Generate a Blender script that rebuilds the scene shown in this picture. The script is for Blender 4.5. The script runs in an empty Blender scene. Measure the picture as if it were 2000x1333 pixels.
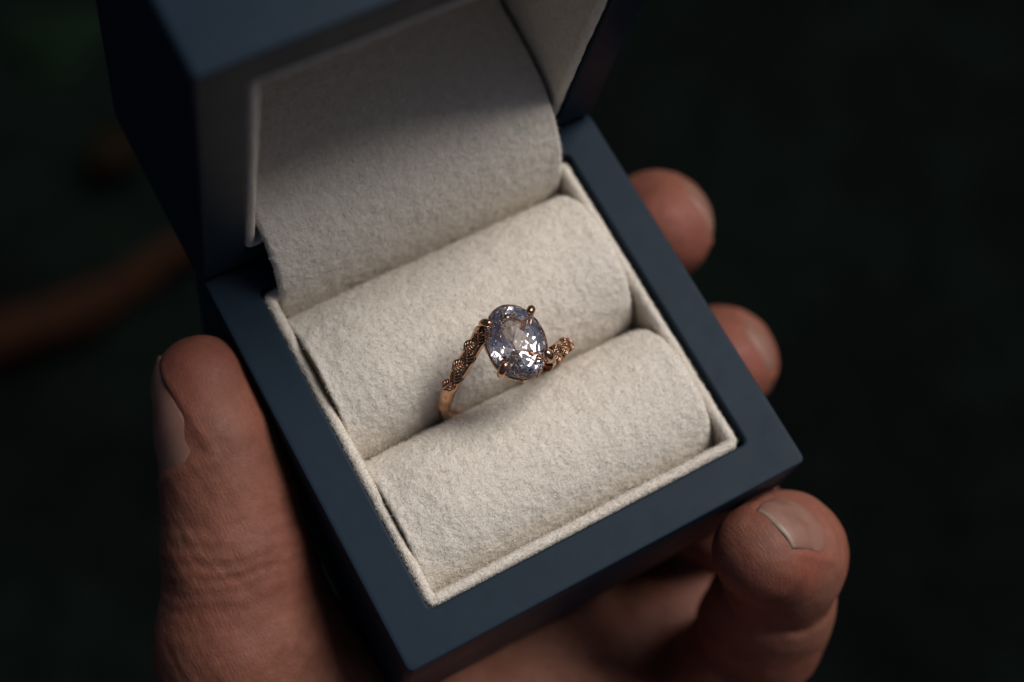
import bpy, bmesh, math, random
import numpy as np
from mathutils import Vector, Matrix

# ---------------------------------------------------------------- camera, sky, sun, exposure
S = 0.001                                   # everything below is worked out in millimetres
sc = bpy.context.scene
CAM_R = np.array([[0.8642168, -0.4853632, 0.1324832],
                  [-0.4123029, -0.8341327, -0.3663726],
                  [0.2883323, 0.2620021, -0.9209882]])   # rows: image right, image down, view direction
CAM_C = np.array([-26.356, -21.219, 188.995])
FPX = 2990.59                               # focal length in pixels of the 2000 px wide photograph
cam_d = bpy.data.cameras.new('camera')
cam = bpy.data.objects.new('camera', cam_d)
sc.collection.objects.link(cam)
sc.camera = cam
r0, r1, r2 = CAM_R
cam.matrix_world = Matrix(((r0[0], -r1[0], -r2[0], CAM_C[0] * S),
                           (r0[1], -r1[1], -r2[1], CAM_C[1] * S),
                           (r0[2], -r1[2], -r2[2], CAM_C[2] * S),
                           (0, 0, 0, 1)))
cam_d.sensor_width = 36.0
cam_d.lens = FPX / 2000 * 36
cam_d.clip_start = 0.01
cam_d.clip_end = 200.0
cam_d.dof.use_dof = True
cam_d.dof.focus_distance = 0.195
cam_d.dof.aperture_fstop = 9.0
cam_d.dof.aperture_blades = 0

SUN_EL, SUN_AZ = math.radians(57), math.radians(6)   # azimuth measured from +X towards +Y
w = bpy.data.worlds.new('World')
sc.world = w
w.use_nodes = True
nt = w.node_tree
bg = nt.nodes['Background']
sky = nt.nodes.new('ShaderNodeTexSky')
sky.sky_type = 'NISHITA'
sky.sun_disc = False
sky.sun_elevation = SUN_EL
sky.sun_rotation = math.pi / 2 - SUN_AZ
sky.dust_density = 3.5
sky.air_density = 0.7
sky.ozone_density = 0.7
nt.links.new(sky.outputs['Color'], bg.inputs['Color'])
bg.inputs['Strength'].default_value = 0.062

sun_d = bpy.data.lights.new('sun', 'SUN')
sun_d.energy = 5.0
sun_d.angle = math.radians(31)              # light through cloud: a wide, soft source
sun_d.color = (1.0, 0.97, 0.935)
sun = bpy.data.objects.new('sun', sun_d)
sc.collection.objects.link(sun)
sdir = Vector((math.cos(SUN_EL) * math.cos(SUN_AZ), math.cos(SUN_EL) * math.sin(SUN_AZ), math.sin(SUN_EL)))
sun.rotation_euler = sdir.to_track_quat('Z', 'Y').to_euler()

sc.view_settings.view_transform = 'Standard'
sc.view_settings.look = 'None'
sc.view_settings.gamma = 1.0
sc.view_settings.exposure = -0.9
sc.render.engine = 'CYCLES'
sc.cycles.max_bounces = 16
sc.cycles.transmission_bounces = 16
sc.cycles.glossy_bounces = 8
sc.cycles.diffuse_bounces = 4
sc.cycles.use_denoising = True

# ---------------------------------------------------------------- helpers
rng = np.random.default_rng(7)
col = sc.collection


def U(px, py, z=None, X=None, Y=None):
    """the point (mm) that photograph pixel px, py shows, on the plane z / X / Y = given value"""
    d = CAM_R.T @ np.array([(px - 1000) / FPX, (py - 666.5) / FPX, 1.0])
    if z is not None:
        t = (z - CAM_C[2]) / d[2]
    elif X is not None:
        t = (X - CAM_C[0]) / d[0]
    else:
        t = (Y - CAM_C[1]) / d[1]
    return CAM_C + t * d


def mesh_obj(name, verts, faces, mat, parent=None, smooth=True, recalc=False):
    """verts in mm -> one mesh object in metres"""
    me = bpy.data.meshes.new(name)
    v = np.asarray(verts, float) * S
    me.from_pydata(v.tolist(), [], [list(map(int, f)) for f in faces])
    if recalc:
        b = bmesh.new()
        b.from_mesh(me)
        bmesh.ops.remove_doubles(b, verts=b.verts, dist=1e-7)
        bmesh.ops.recalc_face_normals(b, faces=b.faces)
        b.to_mesh(me)
        b.free()
    if smooth:
        me.polygons.foreach_set('use_smooth', np.ones(len(me.polygons), bool))
    me.update()
    if mat is not None:
        me.materials.append(mat)
    o = bpy.data.objects.new(name, me)
    col.objects.link(o)
    if parent is not None:
        o.parent = parent
    return o


def empty(name, loc=(0, 0, 0)):
    o = bpy.data.objects.new(name, None)
    o.empty_display_size = 0.01
    col.objects.link(o)
    o.location = Vector(loc) * S
    return o


def adopt(child, parent):
    """parent while keeping the mesh where it is (the thing's origin may sit elsewhere)"""
    child.parent = parent
    child.matrix_parent_inverse = Matrix.Translation(-parent.location)


def tag(o, label=None, cat=None, group=None, kind=None):
    if label:
        o['label'] = label
    if cat:
        o['category'] = cat
    if group:
        o['group'] = group
    if kind:
        o['kind'] = kind
    return o


def grid_faces(nu, nv, wrap_u=False, wrap_v=False):
    f = []
    for i in range(nu if wrap_u else nu - 1):
        for j in range(nv if wrap_v else nv - 1):
            a, b_ = i, (i + 1) % nu
            c, d = j, (j + 1) % nv
            f.append((a * nv + c, b_ * nv + c, b_ * nv + d, a * nv + d))
    return f


_perm = np.random.default_rng(3).random(65536)


def vnoise(p, scale, seed=0):
    """smooth value noise, p (n,3) in mm, returns -1..1"""
    q = np.asarray(p, float) / scale + 1000.0 + seed * 17.3
    i = np.floor(q).astype(np.int64)
    f = q - i
    f = f * f * (3 - 2 * f)
    out = 0
    for dx in (0, 1):
        for dy in (0, 1):
            for dz in (0, 1):
                h = ((i[:, 0] + dx) * 73856093 ^ (i[:, 1] + dy) * 19349663 ^ (i[:, 2] + dz) * 83492791) & 65535
                wgt = (f[:, 0] if dx else 1 - f[:, 0]) * (f[:, 1] if dy else 1 - f[:, 1]) * (f[:, 2] if dz else 1 - f[:, 2])
                out = out + _perm[h] * wgt
    return out * 2 - 1


def catmull(pts, n):
    pts = np.asarray(pts, float)
    P = np.vstack([2 * pts[0] - pts[1], pts, 2 * pts[-1] - pts[-2]])
    out = []
    m = len(pts) - 1
    for k in range(n):
        u = k / (n - 1) * m
        i = min(int(u), m - 1)
        t = u - i
        a, b_, c, d = P[i], P[i + 1], P[i + 2], P[i + 3]
        out.append(0.5 * ((2 * b_) + (c - a) * t + (2 * a - 5 * b_ + 4 * c - d) * t * t + (3 * b_ - a - 3 * c + d) * t ** 3))
    return np.array(out)


def unit(v):
    v = np.asarray(v, float)
    return v / np.linalg.norm(v)


# ---------------------------------------------------------------- materials
def new_mat(name):
    m = bpy.data.materials.new(name)
    m.use_nodes = True
    t = m.node_tree
    return m, t, t.nodes['Principled BSDF']


def coords(t, scale):
    tc = t.nodes.new('ShaderNodeTexCoord')
    mp = t.nodes.new('ShaderNodeMapping')
    mp.inputs['Scale'].default_value = scale if hasattr(scale, '__len__') else (scale,) * 3
    t.links.new(tc.outputs['Object'], mp.inputs['Vector'])
    return mp.outputs['Vector']


def noise(t, vec, scale=1.0, detail=3.0, rough=0.55):
    n = t.nodes.new('ShaderNodeTexNoise')
    n.inputs['Scale'].default_value = scale
    n.inputs['Detail'].default_value = detail
    n.inputs['Roughness'].default_value = rough
    t.links.new(vec, n.inputs['Vector'])
    return n.outputs['Fac']


def ramp(t, fac, stops):
    r = t.nodes.new('ShaderNodeValToRGB')
    els = r.color_ramp.elements
    while len(els) < len(stops):
        els.new(0.5)
    for e, (p, c) in zip(els, stops):
        e.position = p
        e.color = (c[0], c[1], c[2], 1) if hasattr(c, '__len__') else (c, c, c, 1)
    t.links.new(fac, r.inputs['Fac'])
    return r.outputs['Color']


def bump(t, bsdf, height, strength, dist, chain=None):
    b = t.nodes.new('ShaderNodeBump')
    b.inputs['Strength'].default_value = strength
    b.inputs['Distance'].default_value = dist
    t.links.new(height, b.inputs['Height'])
    if chain is not None:
        t.links.new(chain, b.inputs['Normal'])
    t.links.new(b.outputs['Normal'], bsdf.inputs['Normal'])
    return b.outputs['Normal']


def mix(t, fac, a, b_, mode='MIX'):
    m = t.nodes.new('ShaderNodeMix')
    m.data_type = 'RGBA'
    m.blend_type = mode
    for sock, v in ((m.inputs[0], fac), (m.inputs[6], a), (m.inputs[7], b_)):
        if isinstance(v, (int, float)):
            sock.default_value = v
        elif hasattr(v, '__len__'):
            sock.default_value = (*v, 1)
        else:
            t.links.new(v, sock)
    return m.outputs[2]


def make_felt():
    m, t, b = new_mat('cream_felt')
    v = coords(t, 1000.0)
    c1 = ramp(t, noise(t, v, 0.9, 5, 0.65), [(0.3, (0.66, 0.59, 0.505)), (0.7, (0.77, 0.71, 0.63))])
    t.links.new(c1, b.inputs['Base Color'])
    b.inputs['Roughness'].default_value = 1.0
    b.inputs['Specular IOR Level'].default_value = 0.1
    b.inputs['Sheen Weight'].default_value = 0.25
    b.inputs['Sheen Roughness'].default_value = 0.6
    b.inputs['Sheen Tint'].default_value = (1.0, 0.97, 0.9, 1)
    n1 = bump(t, b, noise(t, v, 1.5, 3, 0.55), 0.5, 0.0005)
    bump(t, b, noise(t, v, 6.0, 3, 0.6), 0.3, 0.00015, n1)
    return m


def make_lacquer():
    m, t, b = new_mat('navy_satin_lacquer')
    v = coords(t, 1000.0)
    c1 = ramp(t, noise(t, v, 0.35, 5, 0.6), [(0.3, (0.0140, 0.0245, 0.038)), (0.7, (0.0165, 0.0280, 0.043))])
    t.links.new(c1, b.inputs['Base Color'])
    r = ramp(t, noise(t, v, 0.22, 6, 0.65), [(0.3, 0.36), (0.7, 0.44)])
    t.links.new(r, b.inputs['Roughness'])
    b.inputs['Specular IOR Level'].default_value = 0.055
    # faint scuffs where the lid has rubbed the rim
    sc_ = noise(t, coords(t, (1500, 260, 900)), 0.8, 5, 0.7)
    c2 = mix(t, ramp(t, sc_, [(0.60, 0.0), (0.74, 0.5)]), c1, (0.030, 0.040, 0.053))
    t.links.new(c2, b.inputs['Base Color'])
    bump(t, b, noise(t, v, 3.0, 3, 0.6), 0.08, 0.00008)
    return m


def make_metal(name, c0, c1, rough):
    m, t, b = new_mat(name)
    v = coords(t, 1000.0)
    c = ramp(t, noise(t, v, 1.1, 4, 0.6), [(0.35, c0), (0.65, c1)])
    t.links.new(c, b.inputs['Base Color'])
    b.inputs['Metallic'].default_value = 1.0
    b.inputs['Roughness'].default_value = rough
    bump(t, b, noise(t, v, 2.5, 3, 0.6), 0.12, 0.0001)
    return m


def make_gem():
    m, t, b = new_mat('lilac_sapphire')
    b.inputs['Base Color'].default_value = (0.962, 0.94, 0.99, 1)
    b.inputs['Transmission Weight'].default_value = 1.0
    b.inputs['Roughness'].default_value = 0.0
    b.inputs['IOR'].default_value = 1.77
    return m


def make_skin():
    m, t, b = new_mat('skin')
    v = coords(t, 1000.0)
    big = noise(t, v, 0.09, 4, 0.6)
    c = ramp(t, big, [(0.32, (0.150, 0.056, 0.035)), (0.5, (0.205, 0.082, 0.052)), (0.68, (0.26, 0.115, 0.076))])
    fine = ramp(t, noise(t, v, 0.9, 4, 0.7), [(0.3, 0.86), (0.7, 1.08)])
    at = t.nodes.new('ShaderNodeAttribute')
    at.attribute_name = 'flush'
    c = mix(t, at.outputs['Fac'], c, (0.285, 0.085, 0.058))
    c = mix(t, 1.0, c, fine, 'MULTIPLY')
    t.links.new(c, b.inputs['Base Color'])
    b.inputs['Subsurface Weight'].default_value = 0.35
    b.inputs['Subsurface Radius'].default_value = (1.0, 0.36, 0.2)
    b.inputs['Subsurface Scale'].default_value = 0.0022
    b.inputs['Specular IOR Level'].default_value = 0.3
    r = ramp(t, noise(t, v, 1.3, 3, 0.6), [(0.3, 0.5), (0.7, 0.68)])
    t.links.new(r, b.inputs['Roughness'])
    vo = t.nodes.new('ShaderNodeTexVoronoi')
    vo.feature = 'DISTANCE_TO_EDGE'
    vo.inputs['Scale'].default_value = 2.1
    wob = t.nodes.new('ShaderNodeVectorMath')
    wob.operation = 'ADD'
    nn = t.nodes.new('ShaderNodeTexNoise')
    nn.inputs['Scale'].default_value = 0.6
    t.links.new(v, nn.inputs['Vector'])
    t.links.new(nn.outputs['Color'], wob.inputs[0])
    t.links.new(v, wob.inputs[1])
    t.links.new(wob.outputs[0], vo.inputs['Vector'])
    cl = ramp(t, vo.outputs['Distance'], [(0.0, 0.0), (0.12, 1.0)])
    n1 = bump(t, b, cl, 0.16, 0.0001)
    wv = t.nodes.new('ShaderNodeTexWave')
    wv.inputs['Scale'].default_value = 0.62
    wv.inputs['Distortion'].default_value = 5.0
    wv.inputs['Detail'].default_value = 1.0
    wv.inputs['Detail Scale'].default_value = 0.25
    t.links.new(v, wv.inputs['Vector'])
    n1 = bump(t, b, wv.outputs['Fac'], 0.045, 0.00012, n1)
    n2 = bump(t, b, noise(t, coords(t, (2600, 900, 500)), 1.0, 4, 0.65), 0.32, 0.0003, n1)
    bump(t, b, noise(t, v, 2.6, 3, 0.6), 0.3, 0.00015, n2)
    return m


def make_nail():
    m, t, b = new_mat('fingernail')
    v = coords(t, 1000.0)
    c = ramp(t, noise(t, v, 0.35, 3, 0.5), [(0.3, (0.225, 0.108, 0.078)), (0.7, (0.285, 0.15, 0.112))])
    t.links.new(c, b.inputs['Base Color'])
    b.inputs['Roughness'].default_value = 0.46
    b.inputs['Subsurface Weight'].default_value = 0.2
    b.inputs['Subsurface Radius'].default_value = (1.0, 0.5, 0.35)
    b.inputs['Subsurface Scale'].default_value = 0.001
    bump(t, b, noise(t, coords(t, 1000.0), 1.2, 2, 0.5), 0.15, 0.0001)
    return m


def make_plain(name, c0, c1, scale, rough=0.9, bstr=0.4, bdist=0.0005, spec=0.3):
    m, t, b = new_mat(name)
    v = coords(t, 1000.0)
    n = noise(t, v, scale, 5, 0.65)
    t.links.new(ramp(t, n, [(0.3, c0), (0.7, c1)]), b.inputs['Base Color'])
    b.inputs['Roughness'].default_value = rough
    b.inputs['Specular IOR Level'].default_value = spec
    bump(t, b, n, bstr, bdist)
    return m


def make_ground():
    m, t, b = new_mat('forest_floor')
    v = coords(t, 1.0)
    big = noise(t, v, 5.0, 3, 0.6)
    fine = noise(t, v, 30.0, 5, 0.7)
    soil = ramp(t, fine, [(0.3, (0.0013, 0.0021, 0.0021)), (0.7, (0.0038, 0.0046, 0.0044))])  # soil and moss tones kept near black: deep shade put into the colour
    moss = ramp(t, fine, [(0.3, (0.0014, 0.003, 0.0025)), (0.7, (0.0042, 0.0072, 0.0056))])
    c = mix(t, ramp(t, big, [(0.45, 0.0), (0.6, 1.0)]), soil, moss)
    t.links.new(c, b.inputs['Base Color'])
    b.inputs['Roughness'].default_value = 1.0
    b.inputs['Specular IOR Level'].default_value = 0.03
    bump(t, b, fine, 0.8, 0.02)
    return m


FELT = make_felt()
LACQ = make_lacquer()
GOLD = make_metal('rose_gold', (0.53, 0.305, 0.19), (0.62, 0.37, 0.235), 0.2)
PATINA = make_plain('oxidised_recess', (0.012, 0.008, 0.006), (0.05, 0.028, 0.018), 2.0, 0.85, 0.3, 0.0002)
GEM = make_gem()
SKIN = make_skin()
NAIL = make_nail()
NAILTIP = make_plain('nail_free_edge', (0.25, 0.17, 0.125), (0.31, 0.22, 0.165), 1.0, 0.4, 0.1, 0.0001)
CARD = make_plain('tan_card', (0.60, 0.38, 0.13), (0.70, 0.47, 0.19), 1.5, 0.8)
GROUND = make_ground()
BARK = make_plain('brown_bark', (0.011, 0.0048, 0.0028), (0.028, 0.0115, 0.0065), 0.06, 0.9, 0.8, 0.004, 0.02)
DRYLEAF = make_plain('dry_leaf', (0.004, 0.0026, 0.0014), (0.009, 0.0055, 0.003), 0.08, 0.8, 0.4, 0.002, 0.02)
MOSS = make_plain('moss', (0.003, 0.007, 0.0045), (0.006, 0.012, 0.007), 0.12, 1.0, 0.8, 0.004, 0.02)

# ---------------------------------------------------------------- ground far below the hands
GZ = -820.0
n = 81
ext = 9000.0
ax = np.sign(np.linspace(-1, 1, n)) * np.abs(np.linspace(-1, 1, n)) ** 2.2 * ext
gx, gy = np.meshgrid(ax, ax, indexing='ij')
gp = np.stack([gx.ravel() + 250, gy.ravel() + 250, np.zeros(n * n)], 1)
gp[:, 2] = GZ + 14 * vnoise(gp, 160, 1) + 6 * vnoise(gp, 60, 2)
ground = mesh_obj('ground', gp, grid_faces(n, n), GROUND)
tag(ground, kind='structure')

# ---------------------------------------------------------------- ring box
W, D, YH, RIM, YB, HB, HL = 60.0, 62.0, 58.0, 5.9, 54.0, 28.0, 30.3
ALPHA = math.radians(94.33)


def lid_xf(p):
    p = np.asarray(p, float)
    s, t = YH - p[:, 1], -p[:, 2]
    return np.stack([p[:, 0], YH + s * math.cos(ALPHA) + t * math.sin(ALPHA), s * math.sin(ALPHA) - t * math.cos(ALPHA)], 1)


def prof(y):
    """top of the wall towards the hinge: falls away so that the lid can swing back"""
    return np.interp(y, [0, 57.0, 57.8, 58.6, 59.6, 60.6, 61.4, 61.85, 62.0], [0, 0, -0.18, -0.75, -1.85, -3.1, -4.6, -6.0, -7.2])


def rrect(x0, x1, y0, y1, r, back=None, nc=6):
    """rounded rectangle loop with extra points along the two long sides near the back"""
    pts = []
    ny = 40
    ys = np.concatenate([np.linspace(0, 0.82, 10), np.linspace(0.84, 1, ny - 10)])
    for cx, cy, a0 in ((x1 - r, y0 + r, -90), (x1 - r, y1 - r, 0), (x0 + r, y1 - r, 90), (x0 + r, y0 + r, 180)):
        for k in range(nc + 1):
            a = math.radians(a0 + 90 * k / nc)
            pts.append((cx + r * math.cos(a), cy + r * math.sin(a)))
        if a0 == -90:
            for u in ys[1:-1]:
                pts.append((x1, y0 + r + u * (y1 - y0 - 2 * r)))
        if a0 == 90:
            for u in ys[::-1][1:-1]:
                pts.append((x0, y0 + r + u * (y1 - y0 - 2 * r)))
    return np.array(pts)


def tray(H, floor_t, bot_r):
    outer = lambda i: rrect(i, W - i, i, D - i, max(0.9 - i * 0.5, 0.35))
    inner = rrect(RIM, W - RIM, RIM - 0.1, YB, 0.9)
    loops = []
    for k in range(7):                                         # rounded bottom edge
        a = math.pi / 2 * k / 6
        i = bot_r * (1 - math.sin(a))
        lp = outer(i)
        loops.append((lp, np.full(len(lp), -H + bot_r * (1 - math.cos(a)))))
    loops = loops[:]
    o0 = outer(0.0)
    for zz in (-H * 0.6, -9.0):
        loops.append((o0, np.full(len(o0), zz)))
    top = []
    for i, dz in ((0, -0.22), (0.04, -0.1), (0.1, -0.04), (0.22, 0.0)):
        lp = outer(i)
        top.append((lp, prof(lp[:, 1]) + dz))
    loops += top
    a_ = outer(0.22)
    for k in range(1, 15):
        f = k / 15
        lp = a_ * (1 - f) + inner * f
        loops.append((lp, prof(lp[:, 1])))
    ic = rrect(RIM, W - RIM, RIM - 0.1, YB, 0.9)
    cen = np.array([W / 2, 30.0])
    for i, dz in ((-0.25, 0.0), (-0.07, -0.07), (0.0, -0.25)):
        d_ = ic + np.sign(cen - ic) * i
        loops.append((d_, np.full(len(d_), dz)))
    loops.append((ic, np.full(len(ic), -H + floor_t)))
    nn = len(o0)
    V = np.vstack([np.column_stack([lp, zz]) for lp, zz in loops])
    F = grid_faces(len(loops), nn, wrap_v=True)
    F.append(tuple(range(nn))[::-1])
    last = (len(loops) - 1) * nn
    F.append(tuple(range(last, last + nn)))
    return V, F


box = empty('ring_box', (W / 2, D / 2, -HB))
tag(box, 'open dark navy ring box lined with cream felt, held in the hand', 'ring box')


def part(name, V, F, mat, parent=box, **k):
    o = mesh_obj(name, V, F, mat, None, **k)
    if parent is box:
        adopt(o, parent)
    else:
        o.parent = parent
    return o


def shade_auto(o, deg=35):
    me = o.data
    b = bmesh.new()
    b.from_mesh(me)
    for e in b.edges:
        if len(e.link_faces) == 2 and e.calc_face_angle(0) > math.radians(deg):
            e.smooth = False
    b.to_mesh(me)
    b.free()


V, F = tray(HB, 3.0, 0.8)
base = part('base', V, F, LACQ, recalc=True)
V, F = tray(HL, 3.0, 2.4)
lid = part('lid', lid_xf(V), F, LACQ, recalc=True)
for o in (base, lid):
    shade_auto(o, 40)


# fuzz: short fibres standing on a felt surface, joined into one sub-part
def nap(parent, V, F, density, length, mask=None, seed=0):
    r = np.random.default_rng(seed)
    V = np.asarray(V, float)
    Q = np.array([f for f in F if len(f) == 4])
    A, B, C, Dq = V[Q[:, 0]], V[Q[:, 1]], V[Q[:, 2]], V[Q[:, 3]]
    nrm = np.cross(C - A, Dq - B)
    area = np.linalg.norm(nrm, axis=1) / 2
    nrm = nrm / (2 * area[:, None] + 1e-12)
    if mask is not None:
        area = area * mask((A + B + C + Dq) / 4, nrm)
    cnt = int(area.sum() * density)
    idx = r.choice(len(Q), cnt, p=area / area.sum())
    u, v = r.random((2, cnt, 1))
    P = A[idx] * (1 - u) * (1 - v) + B[idx] * u * (1 - v) + C[idx] * u * v + Dq[idx] * (1 - u) * v
    N = nrm[idx]
    d = N * (0.35 + 0.5 * r.random((cnt, 1))) + r.normal(0, 0.55, (cnt, 3))
    d /= np.linalg.norm(d, axis=1, keepdims=True)
    flip = (d * N).sum(1) < 0.08
    d[flip] += N[flip] * 0.6
    ln = length * (0.4 + 0.9 * r.random((cnt, 1)))
    side = np.cross(d, r.normal(0, 1, (cnt, 3)))
    side /= np.linalg.norm(side, axis=1, keepdims=True)
    wd = 0.022
    mid = P + d * ln * 0.55
    tip = mid + (d + r.normal(0, 0.45, (cnt, 3))) * ln * 0.45
    P = P - N * 0.03
    vv = np.stack([P - side * wd, P + side * wd, mid - side * wd * 0.8, mid + side * wd * 0.8, tip], 1).reshape(-1, 3)
    k = np.arange(cnt)[:, None] * 5
    quads = (k + np.array([[0, 1, 3, 2]])).tolist()
    tris = (k + np.array([[2, 3, 4]])).tolist()
    o = mesh_obj('felt_nap', vv, quads + tris, FELT)
    o.parent = parent
    o['kind'] = 'stuff'
    return o


def outward(V, F, ref):
    """make the faces of a grid point the same way as ref(centre)"""
    V = np.asarray(V)
    q = np.array(F)
    n_ = np.cross(V[q[:, 2]] - V[q[:, 0]], V[q[:, 3]] - V[q[:, 1]])
    c = V[q].mean(1)
    if (n_ * ref(c)).sum() < 0:
        F = [f[::-1] for f in F]
    return F


def felt_disp(V, F, amp=0.13, seed=0):
    V = np.asarray(V, float)
    q = np.array(F)
    n_ = np.cross(V[q[:, 2]] - V[q[:, 0]], V[q[:, 3]] - V[q[:, 1]])
    vn = np.zeros_like(V)
    for k in range(4):
        np.add.at(vn, q[:, k], n_)
    vn /= np.linalg.norm(vn, axis=1, keepdims=True) + 1e-9
    h = 0.55 * vnoise(V, 0.95, seed) + 0.6 * vnoise(V, 2.2, seed + 1) + 0.5 * vnoise(V, 7, seed + 2) + 0.3 * vnoise(V, 0.5, seed + 3)
    return V + vn * (h * amp)[:, None]


NAP_D = 12.0


def roll(x0, x1, yc, hw, ztop, zb, seed):
    nx, na = 230, 130
    u = np.linspace(0, 1, nx)
    # dense spacing at the rounded ends
    V = []
    re = 1.5
    for i in range(nx):
        uu = u[i]
        if uu < 0.06:
            a = uu / 0.06 * math.pi / 2
            x, ins = x0 + re * (1 - math.sin(a)), re * (1 - math.cos(math.pi / 2 - a)) if False else re * (1 - math.sin(a))
            x, ins = x0 + re * (1 - math.cos(a)), re * (1 - math.sin(a))
        elif uu > 0.94:
            a = (1 - uu) / 0.06 * math.pi / 2
            x, ins = x1 - re * (1 - math.cos(a)), re * (1 - math.sin(a))
        else:
            x, ins = x0 + re + (x1 - x0 - 2 * re) * (uu - 0.06) / 0.88, 0.0
        if uu < 0.06:                                           # left end is cut flat
            x, ins = x0 + 0.5 * (1 - math.cos(a)), 0.35 * (1 - math.sin(a))
        elif uu <= 0.94:
            x = x0 + 0.5 + (x1 - re - x0 - 0.5) * (uu - 0.06) / 0.88
        sag = 0.35 * math.sin(uu * 9 + seed)
        for j in range(na):
            th = math.pi * (1.12 - 1.24 * j / (na - 1))
            c, s_ = math.cos(th), math.sin(th)
            cy = math.copysign(abs(c) ** 0.92, c)
            cz = math.copysign(abs(s_) ** 0.86, s_)
            low = 1.3 * math.exp(-((x - x0) / 4.5) ** 2)             # the roll sinks where it meets the left wall
            V.append((x, yc + (hw - ins * 0.9) * cy, zb + (ztop - zb - ins - low) * cz + 0.25 * sag * max(s_, 0)))
    F = grid_faces(nx, na)
    V = np.array(V)
    F = outward(V, F, lambda c: c - np.array([30, yc, zb]))
    V = felt_disp(V, F, 0.15, seed)
    o = part('cushion_roll', V, F, FELT)
    E_ = V[:na].copy()
    c0 = E_.mean(0)
    E_ = np.vstack([E_ + np.array([0.05, 0, 0]), c0])
    e_ = mesh_obj('end_card', E_, [(k, k + 1, na) for k in range(na - 1)], CARD, smooth=False)
    e_.parent = o
    E_ = V[-na:]
    c0 = np.array([x1 + 0.1, yc, zb + (ztop - zb) * 0.3])
    rings = [E_ * (1 - f) + c0 * f + np.array([0.25 * math.sin(math.pi * f), 0, 0]) for f in (0, 0.06, 0.2, 0.5, 0.97)]
    e2 = mesh_obj('end_cap', np.vstack(rings), grid_faces(5, na), FELT)
    e2.parent = o
    nap(o, V, F, NAP_D, 0.42, lambda c, n_: (c[:, 2] > -7) * 1.0, seed)
    return o


roll(7.56, 51.9, 17.9, 10.35, 2.0, -9.0, 11)
roll(7.56, 51.7, 39.7, 11.1, 3.0, -9.0, 23)

# flap that covers the hinge and runs back into the lid
pp = catmull([(50.4, -9), (50.7, -4.9), (51.3, 0), (52.7, 4.6), (55.3, 8.3), (59, 11.0), (63.4, 12.6), (71.5, 13.7), (80, 14.0), (85.2, 14.4)], 150)
nx = 230
V = []
X0, X1 = 8.0, 51.6
for i in range(nx):
    uu = i / (nx - 1)
    if uu < 0.03:
        a = uu / 0.03 * math.pi / 2
        x, ins = X0 + 0.8 * (1 - math.cos(a)), 0.8 * (1 - math.sin(a))
    elif uu > 0.97:
        a = (1 - uu) / 0.03 * math.pi / 2
        x, ins = X1 - 0.8 * (1 - math.cos(a)), 0.8 * (1 - math.sin(a))
    else:
        x, ins = X0 + 0.8 + (X1 - X0 - 1.6) * (uu - 0.03) / 0.94, 0
    for j in range(len(pp)):
        tn = pp[min(j + 1, len(pp) - 1)] - pp[max(j - 1, 0)]
        tn = tn / np.linalg.norm(tn)
        V.append((x, pp[j][0] + tn[1] * ins, pp[j][1] - tn[0] * ins))
V = np.array(V)
F = outward(V, grid_faces(nx, len(pp)), lambda c: c * 0 + np.array([0, -1, 1.0]))
V = felt_disp(V, F, 0.14, 31)
pad = part('hinge_pad', V, F, FELT)
nap(pad, V, F, NAP_D, 0.38, None, 5)


def lining_walls(x0, x1, y0, y1, th, ztop, zbot, rc):
    """felt covered walls standing inside the tray, with rounded top edges"""
    loops = []
    o_ = lambda i: rrect2(x0 + i, x1 - i, y0 + i, y1 - i, max(rc - i, 0.25))
    hz = th / 2
    loops.append((o_(0), zbot))
    for zz in np.linspace(zbot, ztop - hz, 14)[1:]:
        loops.append((o_(0), zz))
    for k in range(1, 9):
        a = math.pi * k / 8
        loops.append((o_(hz - hz * math.cos(a)), ztop - hz + hz * math.sin(a)))
    for zz in np.linspace(ztop - hz, zbot, 22)[1:]:
        loops.append((o_(th), zz))
    nn = len(loops[0][0])
    V = np.vstack([np.column_stack([lp, np.full(nn, zz)]) for lp, zz in loops])
    return V, grid_faces(len(loops), nn, wrap_v=True)


def rrect2(x0, x1, y0, y1, r, nc=8, ns=120):
    pts = []
    cs = ((x1 - r, y0 + r, -90), (x1 - r, y1 - r, 0), (x0 + r, y1 - r, 90), (x0 + r, y0 + r, 180))
    for q, (cx, cy, a0) in enumerate(cs):
        for k in range(nc):
            a = math.radians(a0 + 90 * k / (nc - 1))
            pts.append((cx + r * math.cos(a), cy + r * math.sin(a)))
        nxc = cs[(q + 1) % 4]
        e0 = np.array(pts[-1])
        a = math.radians(nxc[2])
        e1 = np.array((nxc[0] + r * math.cos(a), nxc[1] + r * math.sin(a)))
        for k in range(1, ns):
            pts.append(tuple(e0 + (e1 - e0) * k / ns))
    return np.array(pts)


V, F = lining_walls(6.0, 53.35, 5.95, 53.4, 1.5, -0.15, -22.0, 1.3)
F = outward(V, F, lambda c: c * 0 + np.array([0, 0, 1.0]) * (c[:, 2:3] > -0.6))
V = felt_disp(V, F, 0.09, 41)
lin = part('base_lining', V, F, FELT)
nap(lin, V, F, 34, 0.34, lambda c, n_: (c[:, 2] > -6) * 1.0, 6)
V, F = lining_walls(6.1, 53.8, 6.0, 53.6, 1.5, -0.15, -26.5, 1.0)
F = outward(V, F, lambda c: c * 0 + np.array([0, 0, 1.0]) * (c[:, 2:3] > -0.6))
V = lid_xf(felt_disp(V, F, 0.09, 43))
lin2 = part('lid_lining', V, F, FELT)
nap(lin2, V, F, 22, 0.36, None, 8)
# felt floor of the lid
V = np.array([(x, y, -26.4) for x in np.linspace(6.5, 53.3, 60) for y in np.linspace(6.5, 53.2, 60)])
F = grid_faces(60, 60)
V = lid_xf(felt_disp(V, F, 0.12, 45))
part('lid_top_lining', V, F, FELT)

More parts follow.
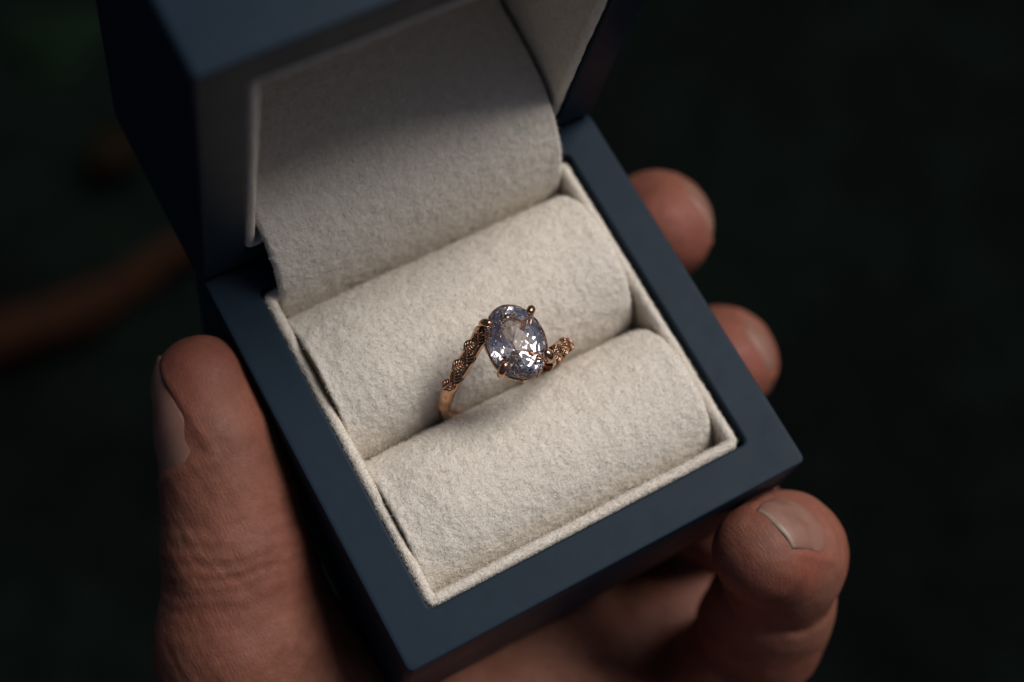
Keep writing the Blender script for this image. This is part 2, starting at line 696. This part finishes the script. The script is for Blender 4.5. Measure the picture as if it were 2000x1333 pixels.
# ---------------------------------------------------------------- the ring
RC = np.array([29.65, 28.75, -1.2])        # centre of the hoop
ring = empty('gemstone_ring', tuple(RC - np.array([0, 0, 10])))
tag(ring, 'rose gold ring with oval pale lilac gemstone and engraved leaf shoulders', 'ring')


def rpart(name, V, F, mat, **k):
    o = mesh_obj(name, V, F, mat, None, **k)
    adopt(o, ring)
    return o


GC = np.array([29.85, 29.15, 11.0])        # centre of the stone at the girdle
GROT = math.radians(-9)


def g2w(p):
    p = np.asarray(p, float).reshape(-1, 3)
    c, s_ = math.cos(GROT), math.sin(GROT)
    return np.stack([GC[0] + c * p[:, 0] - s_ * p[:, 1], GC[1] + s_ * p[:, 0] + c * p[:, 1], GC[2] + p[:, 2]], 1)


GA, GB = 3.85, 5.15
gem_pts = []


def gem_row(nseg, r, h, off):
    for k in range(nseg):
        a = 2 * math.pi * (k + off) / nseg
        gem_pts.append((GA * r * math.cos(a), GB * r * math.sin(a), h))


gem_row(8, 0.60, 1.30, 0.5)
gem_row(8, 0.79, 0.93, 0.0)
gem_row(16, 0.90, 0.55, 0.5)
gem_row(32, 1.0, 0.07, 0.0)
gem_row(32, 1.0, -0.09, 0.0)
gem_row(16, 0.875, -1.05, 0.5)
gem_row(16, 0.71, -2.12, 0.0)
gem_row(16, 0.49, -3.08, 0.5)
gem_row(8, 0.26, -3.80, 0.0)
gem_pts += [(0, 0.6, -4.3), (0, -0.6, -4.3)]
bm = bmesh.new()
for p in g2w(gem_pts):
    bm.verts.new(p * S)
bmesh.ops.convex_hull(bm, input=bm.verts)
bmesh.ops.dissolve_limit(bm, angle_limit=math.radians(1.0), verts=bm.verts, edges=bm.edges)
bmesh.ops.recalc_face_normals(bm, faces=bm.faces)
me = bpy.data.meshes.new('gemstone')
bm.to_mesh(me)
bm.free()
me.materials.append(GEM)
gem = bpy.data.objects.new('gemstone', me)
col.objects.link(gem)
adopt(gem, ring)
gem['label'] = 'oval faceted pale lilac gemstone'


def sweep(path, radii, nseg=16, flat=1.0, up=None, cap=True):
    """tube along a path; radii per point; flat squeezes the section across 'up'"""
    path = np.asarray(path, float)
    m_ = len(path)
    T = np.gradient(path, axis=0)
    T /= np.linalg.norm(T, axis=1, keepdims=True)
    up = np.array([0, 1.0, 0]) if up is None else np.asarray(up, float)
    V = []
    for i in range(m_):
        a = up - T[i] * (up @ T[i])
        a /= np.linalg.norm(a) + 1e-9
        b_ = np.cross(T[i], a)
        r = radii[i] if hasattr(radii, '__len__') else radii
        for k in range(nseg):
            th = 2 * math.pi * k / nseg
            V.append(path[i] + a * (r * math.cos(th)) + b_ * (r * flat * math.sin(th)))
    F = grid_faces(m_, nseg, wrap_v=True)
    if cap:
        F.append(tuple(range(nseg))[::-1])
        F.append(tuple(range((m_ - 1) * nseg, m_ * nseg)))
    return np.array(V), F


# hoop: a long bypass path. angle 0 = right, 90 = top; shoulders leave the plane of the hoop
def hoop_pt(deg, rad=9.2):
    a = math.radians(deg)
    x, z = rad * math.cos(a), rad * math.sin(a)
    dy = 0.0
    if z > 0:
        k = min(z / rad, 1.0) ** 1.6
        dy = 3.1 * k if x < 0 else -2.6 * k
        x *= 1 - 0.02 * k
    return RC + np.array([x, dy, z])


e_r = g2w([(GA * 1.0 * math.cos(math.radians(318)), GB * 1.0 * math.sin(math.radians(318)), -1.5)])[0]
e_l = g2w([(GA * 1.02 * math.cos(math.radians(146)), GB * 1.02 * math.sin(math.radians(146)), -1.3)])[0]
mid_r = hoop_pt(46) * 0.5 + e_r * 0.5
mid_l = hoop_pt(134) * 0.5 + e_l * 0.5
ctrl = [e_r, mid_r] + [hoop_pt(d) for d in np.linspace(40, -220, 34)] + [mid_l, e_l]
path = catmull(ctrl, 190)
tt = np.linspace(0, 1, 190)
rad = 0.90 + 0.22 * np.abs(2 * tt - 1) ** 3
rad *= 1 + 0.05 * np.sin(tt * 140) * (np.abs(2 * tt - 1) > 0.62)
V, F = sweep(path, rad, 18, 0.9)
rpart('shank', V, F, GOLD)


def leaf_mesh(p, along, out, ln, wd):
    """a small engraved leaf: cupped dark blade, raised gold rim, midrib and side veins"""
    along = unit(along)
    out = unit(out - along * (np.asarray(out) @ along))
    side = np.cross(out, along)
    nu, nv = 17, 9
    V = []
    for i in range(nu):
        u = i / (nu - 1)
        half = wd / 2 * (math.sin(math.pi * u ** 0.8) ** 0.8) + 0.02
        for j in range(nv):
            v = 2 * j / (nv - 1) - 1
            h = 0.22 * (1 - v * v) + 0.1 * math.sin(math.pi * u)
            V.append(p + along * (u - 0.5) * ln + side * v * half + out * (h - 0.28 * abs(v) ** 3))
    nA = len(V)
    F = grid_faces(nu, nv)
    low = [q - out * 0.5 for q in V]
    F += [tuple(nA + k for k in f[::-1]) for f in grid_faces(nu, nv)]
    V = V + low
    edge = [i * nv for i in range(nu)] + [(nu - 1) * nv + j for j in range(1, nv)] + [i * nv + nv - 1 for i in range(nu - 2, -1, -1)] + [j for j in range(nv - 2, 0, -1)]
    for k in range(len(edge)):
        a, b_ = edge[k], edge[(k + 1) % len(edge)]
        F.append((a, b_, nA + b_, nA + a))
    blade = np.array(V), F
    Vv, Fv = [], []

    def addtube(pts, r):
        v_, f_ = sweep(pts, r, 6, 1.0, up=out)
        o = len(Vv)
        Vv.extend(v_.tolist())
        Fv.extend([tuple(o + k for k in f) for f in f_])

    def surf(u, v, lift=0.03):
        half = wd / 2 * (math.sin(math.pi * min(max(u, 0), 1) ** 0.8) ** 0.8) + 0.02
        h = 0.22 * (1 - v * v) + 0.1 * math.sin(math.pi * u)
        return p + along * (u - 0.5) * ln + side * v * half + out * (h - 0.28 * abs(v) ** 3 + lift)
    addtube([surf(u, 0, 0.05) for u in np.linspace(0.0, 1.0, 9)], 0.10)
    for sg in (-1, 1):
        addtube([surf(u, sg * 0.93, 0.06) for u in np.linspace(0.03, 0.97, 12)], 0.10)
        for u0 in (0.2, 0.38, 0.56, 0.72):
            addtube([surf(u0 + 0.14 * k, sg * 0.9 * k, 0.03) for k in np.linspace(0, 1, 5)], 0.075)
    return blade, (np.array(Vv), Fv)


def add_leaf(p, along, out, ln, wd):
    (bv, bf), (vv, vf) = leaf_mesh(np.asarray(p, float), along, np.asarray(out, float), ln, wd)
    lf = rpart('leaf', bv, bf, PATINA, recalc=True)
    ve = mesh_obj('vein', vv, vf, GOLD)
    ve.parent = lf
    ve.matrix_parent_inverse = Matrix.Identity(4)
    ve.matrix_world = Matrix.Identity(4)
    return lf


view = -CAM_R[2]
arc = np.concatenate([[0], np.cumsum(np.linalg.norm(np.diff(path, axis=0), axis=1))])


def on_path(d):
    """point, tangent and outward direction at d mm from the left end (d > 0) or from the right end (d < 0)"""
    q = arc[-1] - d if d > 0 else -d
    k = int(np.argmin(np.abs(arc - q)))
    k = min(max(k, 1), len(path) - 2)
    t_ = unit(path[k + 1] - path[k - 1]) * (1 if d > 0 else -1)
    o_ = path[k] - RC
    o_ = o_ - t_ * (o_ @ t_)
    return path[k], t_, unit(o_)


for d, lat, tw in ((0.6, -0.35, 28), (2.2, 0.4, -30), (3.8, -0.4, 30), (5.4, 0.38, -28), (7.0, -0.3, 26), (8.5, 0.25, -22), (-0.8, -0.35, 28), (-2.4, 0.4, -30), (-4.0, -0.4, 30), (-5.6, 0.38, -28), (-7.2, -0.3, 26), (-8.7, 0.25, -22)):
    p, t_, o_ = on_path(d)
    lat *= 0.55
    sd = np.cross(o_, t_)
    o2 = unit(o_ * 0.55 + view * 0.85)
    o2 = unit(o2 - t_ * (o2 @ t_))
    sd = np.cross(o2, t_)
    al = math.cos(math.radians(tw)) * t_ + math.sin(math.radians(tw)) * sd
    add_leaf(p + sd * lat + o2 * 0.86, al, o2, 2.15, 1.65)

# basket under the stone: two oval rails, petals between them, four claws
th = np.linspace(0, 2 * math.pi, 73)[:-1]


def oval(r, z, wob=0.0):
    return g2w(np.stack([GA * r * np.cos(th), GB * r * np.sin(th), np.full(len(th), z) + wob * np.cos(4 * th)], 1))


def closed_tube(pts, r, nseg=10):
    pts = np.asarray(pts)
    T = np.roll(pts, -1, 0) - np.roll(pts, 1, 0)
    T /= np.linalg.norm(T, axis=1, keepdims=True)
    V = []
    for i in range(len(pts)):
        a = np.array([0, 0, 1.0]) - T[i] * T[i][2]
        a /= np.linalg.norm(a)
        b_ = np.cross(T[i], a)
        for k in range(nseg):
            q = 2 * math.pi * k / nseg
            V.append(pts[i] + r * (a * math.cos(q) + b_ * math.sin(q)))
    return np.array(V), grid_faces(len(pts), nseg, wrap_u=True, wrap_v=True)


V, F = closed_tube(oval(0.93, -0.95, 0.15), 0.34)
rpart('bezel_rail', V, F, GOLD)
V, F = closed_tube(oval(0.62, -3.2), 0.3)
rpart('basket_rail', V, F, GOLD)
for k in range(12):
    a = 2 * math.pi * (k + 0.5) / 12
    pts = []
    for u in np.linspace(0, 1, 12):
        r = 0.62 + 0.38 * u ** 0.75 + 0.06 * math.sin(math.pi * u)
        aa = a + 0.22 * math.sin(math.pi * u)
        pts.append((GA * r * math.cos(aa), GB * r * math.sin(aa), -3.1 + 2.5 * u))
    V, F = sweep(g2w(pts), 0.24, 8, 0.7, up=(0, 0, 1))
    rpart('petal', V, F, GOLD)
for ang in (38, 142, 218, 322):
    a = math.radians(ang)
    ca, sa = math.cos(a), math.sin(a)
    pts = [(GA * 0.55 * ca, GB * 0.55 * sa, -3.3), (GA * 0.86 * ca, GB * 0.86 * sa, -2.0), (GA * 1.06 * ca, GB * 1.06 * sa, -0.7),
           (GA * 1.09 * ca, GB * 1.09 * sa, 0.15), (GA * 1.03 * ca, GB * 1.03 * sa, 0.75), (GA * 0.93 * ca, GB * 0.93 * sa, 0.98), (GA * 0.86 * ca, GB * 0.86 * sa, 0.9)]
    cp = catmull(g2w(pts), 40)
    u = np.linspace(0, 1, 40)
    rr = np.interp(u, [0, 0.45, 0.7, 0.85, 0.95, 1.0], [0.5, 0.55, 0.56, 0.52, 0.38, 0.06])
    V, F = sweep(cp, rr, 14, 1.0, up=(-sa, ca, 0.01))
    rpart('prong', V, F, GOLD)

# ---------------------------------------------------------------- the hand: one continuous skin
def round_cone(P, a, b_, ra, rb):
    ba = b_ - a
    l2 = ba @ ba
    rr = ra - rb
    a2 = l2 - rr * rr
    il2 = 1.0 / l2
    pa = P - a
    y = pa @ ba
    z = y - l2
    x2 = ((pa * l2 - y[:, None] * ba) ** 2).sum(1)
    y2 = y * y * l2
    z2 = z * z * l2
    k = np.sign(rr) * rr * rr * x2
    out = (np.sqrt(x2 * a2 * il2) + y * rr) * il2 - ra
    c1 = np.sign(z) * a2 * z2 > k
    c2 = np.sign(y) * a2 * y2 < k
    out = np.where(c2, np.sqrt(x2 + y2) * il2 - ra, out)
    out = np.where(c1, np.sqrt(x2 + z2) * il2 - rb, out)
    return out


def smin(a, b_, k):
    h = np.clip(0.5 + 0.5 * (b_ - a) / k, 0, 1)
    return b_ * (1 - h) + a * h - k * h * (1 - h)


A3 = lambda *v: np.array(v, float)
# chains: list of (point, radius); thumb given as image point + height
TH = [(U(392, 752, z=-4.5), 6.2), (U(420, 860, z=-6), 6.9), (U(442, 960, z=-9), 7.8), (U(462, 1085, z=-13), 9.3), (U(468, 1250, z=-18), 10.3), (U(505, 1460, z=-27), 13.0)]
IX = [(U(1296, 452, X=68.0), 7.4), (A3(70.5, 46, -24), 8.2), (A3(66, 50, -38), 8.8), (A3(38, 40, -46), 9.6), (A3(16, 20, -47), 11)]
MD = [(U(1414, 716, X=67.8), 7.3), (A3(71.5, 24, -33), 8.2), (A3(66, 24, -44), 8.8), (A3(40, 14, -50), 9.8), (A3(18, 4, -50), 11)]
RG = [(A3(58, 4, -37), 7.6), (A3(64, 3, -46), 8.4), (A3(58, -3, -53), 9.0), (A3(36, -8, -54), 9.6), (A3(18, -14, -52), 11)]
PK = [(U(1490, 1078, z=-3.5), 6.7), (U(1532, 1082, z=-12), 7.4), (U(1510, 1178, z=-24), 7.7), (U(1478, 1240, z=-33), 8.3), (U(1405, 1370, z=-44), 9.2), (U(1250, 1560, z=-52), 11.5)]
CH = {'thumb': TH, 'index': IX, 'middle': MD, 'ring_f': RG, 'little': PK}
PALM = [(A3(4, -6, -46), 15), (A3(-14, -34, -48), 19), (A3(14, -40, -52), 16), (A3(-18, -80, -52), 21), (A3(0, -80, -54), 20), (A3(22, -4, -50), 12)]


def hand_sdf(P):
    d = None
    palm = None
    for i, j in ((0, 1), (0, 2), (1, 3), (2, 4), (3, 4), (1, 2), (0, 5), (5, 2)):
        v = round_cone(P, PALM[i][0], PALM[j][0], PALM[i][1], PALM[j][1])
        palm = v if palm is None else smin(palm, v, 10)
    d = palm
    for nm, ch in CH.items():
        f = None
        for (a, ra), (b_, rb) in zip(ch[:-1], ch[1:]):
            v = round_cone(P, a, b_, ra, rb)
            f = v if f is None else smin(f, v, 5.5 if nm == 'little' else 3.0)
        if nm == 'thumb':                                       # thumbs are broader than thick
            sh = -CAM_R[2] * 1.0
            for (a, ra), (b_, rb) in zip(ch[:3], ch[1:4]):
                f = smin(f, round_cone(P, a - sh * 2.6, b_ - sh * 2.6, ra * 0.93, rb * 0.93), 3.0)
            f = smin(f, round_cone(P, U(424, 780, z=-9), U(446, 880, z=-12), 5.6, 6.4), 3.0)   # pulp against the box
            # web of the thumb
            f = smin(f, round_cone(P, ch[4][0] + A3(3, 0, -7), A3(-5, -13, -42), 11, 15), 8)
        dd = np.linalg.norm(P - ch[-1][0], axis=1)
        k = 1.2 + 9.0 * np.clip(1 - (dd - 8) / 30, 0, 1)         # blend at the root only
        d = smin(d, f, k)
    return d


def surface_nets(fn, lo, hi, h):
    lo = np.array(lo, float)
    dims = np.ceil((np.array(hi) - lo) / h).astype(int) + 1
    axs = [lo[i] + h * np.arange(dims[i]) for i in range(3)]
    val = np.empty(dims, np.float32)
    yy, zz = np.meshgrid(axs[1], axs[2], indexing='ij')
    # coarse pass first: evaluate finely only near the surface
    cs = 6
    cd = np.ceil(dims / cs).astype(int) + 1
    cg = np.stack(np.meshgrid(*[lo[i] + h * cs * (np.arange(cd[i]) + 0.5) for i in range(3)], indexing='ij'), -1).reshape(-1, 3)
    cv_ = fn(cg).reshape(cd)
    val[:] = np.repeat(np.repeat(np.repeat(cv_, cs, 0), cs, 1), cs, 2)[:dims[0], :dims[1], :dims[2]]
    near = np.abs(cv_) < h * cs * 1.6
    mask = np.repeat(np.repeat(np.repeat(near, cs, 0), cs, 1), cs, 2)[:dims[0], :dims[1], :dims[2]]
    ii = np.argwhere(mask)
    for k in range(0, len(ii), 400000):
        q = ii[k:k + 400000]
        val[q[:, 0], q[:, 1], q[:, 2]] = fn(lo + q * h)
    s_ = val < 0
    c = dims - 1
    corners = [(i, j, k) for i in (0, 1) for j in (0, 1) for k in (0, 1)]
    cntr = sum(s_[i:i + c[0], j:j + c[1], k:k + c[2]].astype(np.int8) for i, j, k in corners)
    act = (cntr > 0) & (cntr < 8)
    cells = np.argwhere(act)
    idm = np.full(c, -1, np.int64)
    idm[act] = np.arange(len(cells))
    acc = np.zeros((len(cells), 3))
    n_ = np.zeros(len(cells))
    for a in corners:
        for d_ in range(3):
            if a[d_] == 0:
                b_ = list(a)
                b_[d_] = 1
                va = val[cells[:, 0] + a[0], cells[:, 1] + a[1], cells[:, 2] + a[2]]
                vb = val[cells[:, 0] + b_[0], cells[:, 1] + b_[1], cells[:, 2] + b_[2]]
                x = (va < 0) != (vb < 0)
                t_ = np.where(x, va / np.where(x, va - vb, 1), 0)
                p = np.tile(np.array(a, float), (len(cells), 1))
                p[:, d_] += t_
                acc[x] += p[x]
                n_[x] += 1
    V = lo + (cells + acc / n_[:, None]) * h
    F = []
    for d_ in range(3):
        e1, e2 = (d_ + 1) % 3, (d_ + 2) % 3
        sl0 = [slice(1, c[i]) if i != d_ else slice(0, c[i]) for i in range(3)]
        a0 = s_[tuple(slice(1, c[i]) if i != d_ else slice(0, c[d_]) for i in range(3))]
        a1 = s_[tuple(slice(1, c[i]) if i != d_ else slice(1, c[d_] + 1) for i in range(3))]
        x = np.argwhere(a0 != a1)
        x_full = x.copy()
        for i in range(3):
            if i != d_:
                x_full[:, i] += 1
        inside = s_[x_full[:, 0], x_full[:, 1], x_full[:, 2]]
        o1 = np.zeros(3, int)
        o1[e1] = 1
        o2 = np.zeros(3, int)
        o2[e2] = 1
        get = lambda q: idm[q[:, 0], q[:, 1], q[:, 2]]
        q0, q1, q2, q3 = get(x_full - o1 - o2), get(x_full - o2), get(x_full), get(x_full - o1)
        quad = np.stack([q0, q1, q2, q3], 1)
        quad[~inside] = quad[~inside][:, ::-1]
        F.append(quad)
    F = np.vstack(F)
    F = F[(F >= 0).all(1)]
    return V, F


HV, HF = surface_nets(hand_sdf, (-50, -75, -76), (92, 74, 14), 0.6)


def sdf_normal(P, e=0.4):
    g = np.stack([hand_sdf(P + np.eye(3)[i] * e) - hand_sdf(P - np.eye(3)[i] * e) for i in range(3)], 1)
    return g / (np.linalg.norm(g, axis=1, keepdims=True) + 1e-9)


HN = sdf_normal(HV)
disp = np.zeros(len(HV))
disp += 0.16 * vnoise(HV, 5, 51) + 0.10 * vnoise(HV, 2.2, 52)


def groove(p0, axis, offs, width, depth, radius, seed):
    """skin creases: rings round a finger at the given offsets along its axis"""
    global disp
    axis = unit(axis)
    r = HV - p0
    y = r @ axis + 0.55 * vnoise(HV, 4.0, seed) + 0.25 * vnoise(HV, 1.6, seed + 1)
    near = np.clip(1.6 - np.linalg.norm(r - np.outer(r @ axis, axis), axis=1) / radius, 0, 1)
    fade = 0.55 + 0.45 * vnoise(HV, 5.0, seed + 2)
    for o, dp, wd_ in zip(offs, depth, width):
        disp -= dp * np.exp(-((y - o) / wd_) ** 2) * np.clip(near * 2, 0, 1) * np.clip(fade, 0.15, 1)


tax = TH[3][0] - TH[2][0]
groove(TH[3][0], tax, (-6.0, -3.6, -1.4, 0.4, 2.0, 4.2, 6.8, 9.6, 12.5), (0.8, 0.75, 0.8, 0.75, 0.75, 0.8, 0.9, 0.9, 0.9),
       (0.16, 0.26, 0.5, 0.65, 0.42, 0.22, 0.14, 0.1, 0.08), 15, 61)
# fine oblique lines of the thumb's base and cross lines of the finger joints
ob = unit(CAM_R[0] * 0.75 - CAM_R[1] * 0.66)
ob2 = unit(CAM_R[0] * 0.3 + CAM_R[1] * 0.95)
nearT = np.clip(1.8 - np.linalg.norm(HV - TH[4][0], axis=1) / 22, 0, 1)
for dr, per, am, sd_ in ((ob, 1.9, 0.10, 5), (ob2, 1.6, 0.10, 9)):
    ph = (HV @ dr + 1.1 * vnoise(HV, 6, sd_) + 0.4 * vnoise(HV, 2, sd_ + 1)) / per * 2 * math.pi
    disp -= am * nearT * np.clip(np.cos(ph), 0, 1) ** 3 * np.clip(0.5 + vnoise(HV, 4, sd_ + 2), 0, 1.2)
groove(PK[1][0], PK[2][0] - PK[1][0], (7.5,), (1.0,), (0.9,), 13, 71)
groove(PK[3][0], PK[4][0] - PK[3][0], (2.0, 3.6), (1.0, 0.6), (1.2, 0.4), 14, 74)

nails = []


def nail(tip, tip_r, back, normal, wd_, ln, front, skew=0.0, taper=0.10):
    """nail plate on the finger; tip = centre of tip sphere, back = direction to the knuckle"""
    global disp
    back = unit(back)
    normal = unit(np.asarray(normal) - back * (np.asarray(normal) @ back))
    side = np.cross(normal, back)
    # coordinates of the skin in nail space
    r = HV - tip
    y = r @ back
    ang = np.arctan2(r @ side, r @ normal)
    R0 = tip_r * 1.12
    u = (y + front) / ln
    x = (ang - skew * np.clip(1 - u, 0, 1.2)) * R0
    x = x / (1 - taper * np.clip(1 - u / 0.6, 0, 1))
    inside_d = np.maximum(np.abs(x) / (wd_ / 2) - 1, np.maximum(-u, u - 1) * ln / (wd_ / 2))
    rr = np.linalg.norm(r, axis=1)
    reg = (rr < tip_r * 2.6 + ln)
    sel = reg & (np.abs(ang) < 2.6)
    rim = np.exp(-((inside_d - 0.12) / 0.11) ** 2) * 0.2
    rim = np.where(u < 0.05, 0.0, rim)
    press = -0.3 * (1 / (1 + np.exp(inside_d * 14)))
    disp[sel] += (rim + press)[sel]
    # plate: march from outside to the skin
    nu, nv = 26, 21
    V = []
    pts, dirs = [], []
    for i in range(nu):
        uu = i / (nu - 1)
        for j in range(nv):
            vv = 2 * j / (nv - 1) - 1
            edge = wd_ / 2 * (1 - 0.42 * max(0, uu - 0.72) ** 2 / 0.0784 - taper * max(0, 1 - uu / 0.6))
            a = vv * edge / R0 + skew * (1 - uu)
            yb = -front + ln * uu
            bulge = -0.9 * (1 - vv * vv) if uu < 0.5 else 0
            yb += bulge * max(0, 1 - uu / 0.3) + (0.9 * (1 - vv * vv) * max(0, (uu - 0.7) / 0.3))
            dvec = normal * math.cos(a) + side * math.sin(a)
            pts.append(tip + back * yb + dvec * 22)
            dirs.append(-dvec)
    pts, dirs = np.array(pts), np.array(dirs)
    p = pts.copy()
    tot = np.zeros(len(p))
    for _ in range(60):
        dd = hand_sdf(p)
        st = np.maximum(dd, 0) * 0.9
        tot += st
        p += dirs * st[:, None]
    # the plate keeps the arch of the nail bed: radius from the axis, smoothed along its length
    ax_r = 22 - tot
    ax_r = ax_r.reshape(nu, nv)
    med = np.median(ax_r[nu // 3: 2 * nu // 3], axis=0)
    ax_r = np.maximum(np.minimum(ax_r, med[None] + 0.6), med[None] - 2.4)
    for _ in range(6):
        ax_r[1:-1] = (ax_r[:-2] + 2 * ax_r[1:-1] + ax_r[2:]) / 4
    top = pts + dirs * (22 - (ax_r.ravel()[:, None] + 0.02))
    vvv = np.tile(2 * np.arange(nv) / (nv - 1) - 1, nu)
    top += -dirs * (0.10 - 0.30 * np.abs(vvv)[:, None] ** 4)
    bot = top + dirs * 0.5
    F = [f for f in grid_faces(nu, nv)]
    nA = len(top)
    F2 = [tuple(nA + k for k in f[::-1]) for f in F]
    edge = [i * nv for i in range(nu)] + [(nu - 1) * nv + j for j in range(1, nv)] + [i * nv + nv - 1 for i in range(nu - 2, -1, -1)] + [j for j in range(nv - 2, 0, -1)]
    F3 = [(edge[k], edge[(k + 1) % len(edge)], nA + edge[(k + 1) % len(edge)], nA + edge[k]) for k in range(len(edge))]
    nails.append((np.vstack([top, bot]), F + F2 + F3, nv))


SKT = -0.58
il = -CAM_R[0]                                     # image left
tc = -CAM_R[2]                                     # towards the camera
nail(TH[0][0], 6.9, TH[1][0] - TH[0][0] + 0.0, 0.77 * il + 0.64 * tc, 13.2, 14.2, 4.2, SKT, 0.32)
nail(IX[0][0], 7.4, IX[1][0] - IX[0][0], A3(1, 0.3, -0.45), 11.0, 11.5, 3.6)
nail(MD[0][0], 7.3, MD[1][0] - MD[0][0], A3(1, 0.1, -0.05), 11.0, 11.5, 3.8)
nail(PK[0][0], 7.0, PK[1][0] - PK[0][0] + 0.0 * tc, 0.574 * CAM_R[0] - 0.82 * CAM_R[1] + 0.45 * tc, 12.5, 9.5, 4.0)

HV2 = HV + HN * disp[:, None]
hand = mesh_obj('hand', HV2, HF, SKIN)
flush = np.zeros(len(HV))                        # blood under the skin: redder finger pads and joints
for nm, ch in CH.items():
    flush = np.maximum(flush, np.exp(-(np.linalg.norm(HV - ch[0][0], axis=1) / 12) ** 2))
    flush = np.maximum(flush, 0.5 * np.exp(-(np.linalg.norm(HV - ch[3][0], axis=1) / 12) ** 2))
flush = np.clip(flush * (0.75 + 0.5 * vnoise(HV, 5, 95)) + 0.22 * vnoise(HV, 9, 96), 0, 0.9)
fa = hand.data.attributes.new('flush', 'FLOAT', 'POINT')
fa.data.foreach_set('value', flush.astype(np.float32))
tag(hand, 'left hand cupping the ring box from below, thumb along its side', 'hand')
for NV, NF, nv in nails:
    o = mesh_obj('fingernail', NV, NF, NAIL, recalc=True)
    o.parent = hand
    o.data.materials.append(NAILTIP)
    npl = len(NV) // 2
    for pl in o.data.polygons:
        if len(NV) and o.name == 'fingernail.003' and min(k % npl for k in pl.vertices) // nv < 1:
            pl.material_index = 1

# ---------------------------------------------------------------- out-of-focus things on the ground
def gpt(px, py, dz=0):
    return U(px, py, z=GZ + dz)


bp = catmull([gpt(-160, 690, 22), gpt(40, 650, 20), gpt(190, 590, 22), gpt(330, 500, 24), gpt(450, 455, 22), gpt(620, 430, 18)], 60)
u = np.linspace(0, 1, 60)
V, F = sweep(bp, 15 + 3 * np.sin(u * 7) - 4 * u, 14, 1.0, up=(0, 0, 1))
V = V + 2.5 * np.stack([vnoise(V, 18, 81), vnoise(V, 18, 82), vnoise(V, 18, 83)], 1)
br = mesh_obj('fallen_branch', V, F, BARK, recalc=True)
tag(br, 'blurred reddish brown branch lying on the dark ground behind the box', 'branch')


def dry_leaf(px, py, ln, rot, seed, label):
    c = gpt(px, py, 16)
    nu, nv = 25, 13
    V = []
    for i in range(nu):
        uu = i / (nu - 1)
        half = ln * 0.3 * math.sin(math.pi * uu ** 0.85) ** 0.7 * (1 + 0.22 * math.cos(uu * 26)) + 0.4
        for j in range(nv):
            v = 2 * j / (nv - 1) - 1
            x, y = (uu - 0.5) * ln, v * half
            V.append((c[0] + x * math.cos(rot) - y * math.sin(rot), c[1] + x * math.sin(rot) + y * math.cos(rot), c[2] + 9 * v * v + 7 * math.sin(uu * 4 + seed)))
    V = np.array(V)
    F = grid_faces(nu, nv)
    low = V - np.array([0, 0, 0.5])
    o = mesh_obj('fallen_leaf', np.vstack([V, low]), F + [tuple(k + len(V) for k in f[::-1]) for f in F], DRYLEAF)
    return tag(o, label, 'leaf')


dry_leaf(255, 290, 62, 0.4, 1, 'blurred grey brown fallen leaf beside the open lid')
# low cushion of moss
c = gpt(110, 90, 6)
V = [c + np.array([0, 0, 16.0])]
F = []
rows, seg = 7, 28
for i in range(1, rows + 1):
    for k in range(seg):
        a = 2 * math.pi * k / seg
        q = i / rows
        r = 46 * q * (1 + 0.2 * math.sin(3 * a + 1) + 0.1 * math.sin(7 * a))
        V.append(c + np.array([r * math.cos(a), 0.8 * r * math.sin(a), 16 * math.sqrt(max(0, 1 - q * q)) - 6 * q]))
V = np.array(V)
V[:, 2] += 2.5 * vnoise(V, 7, 91)
F = [(0, 1 + k, 1 + (k + 1) % seg) for k in range(seg)]
for i in range(rows - 1):
    for k in range(seg):
        F.append((1 + i * seg + k, 1 + (i + 1) * seg + k, 1 + (i + 1) * seg + (k + 1) % seg, 1 + i * seg + (k + 1) % seg))
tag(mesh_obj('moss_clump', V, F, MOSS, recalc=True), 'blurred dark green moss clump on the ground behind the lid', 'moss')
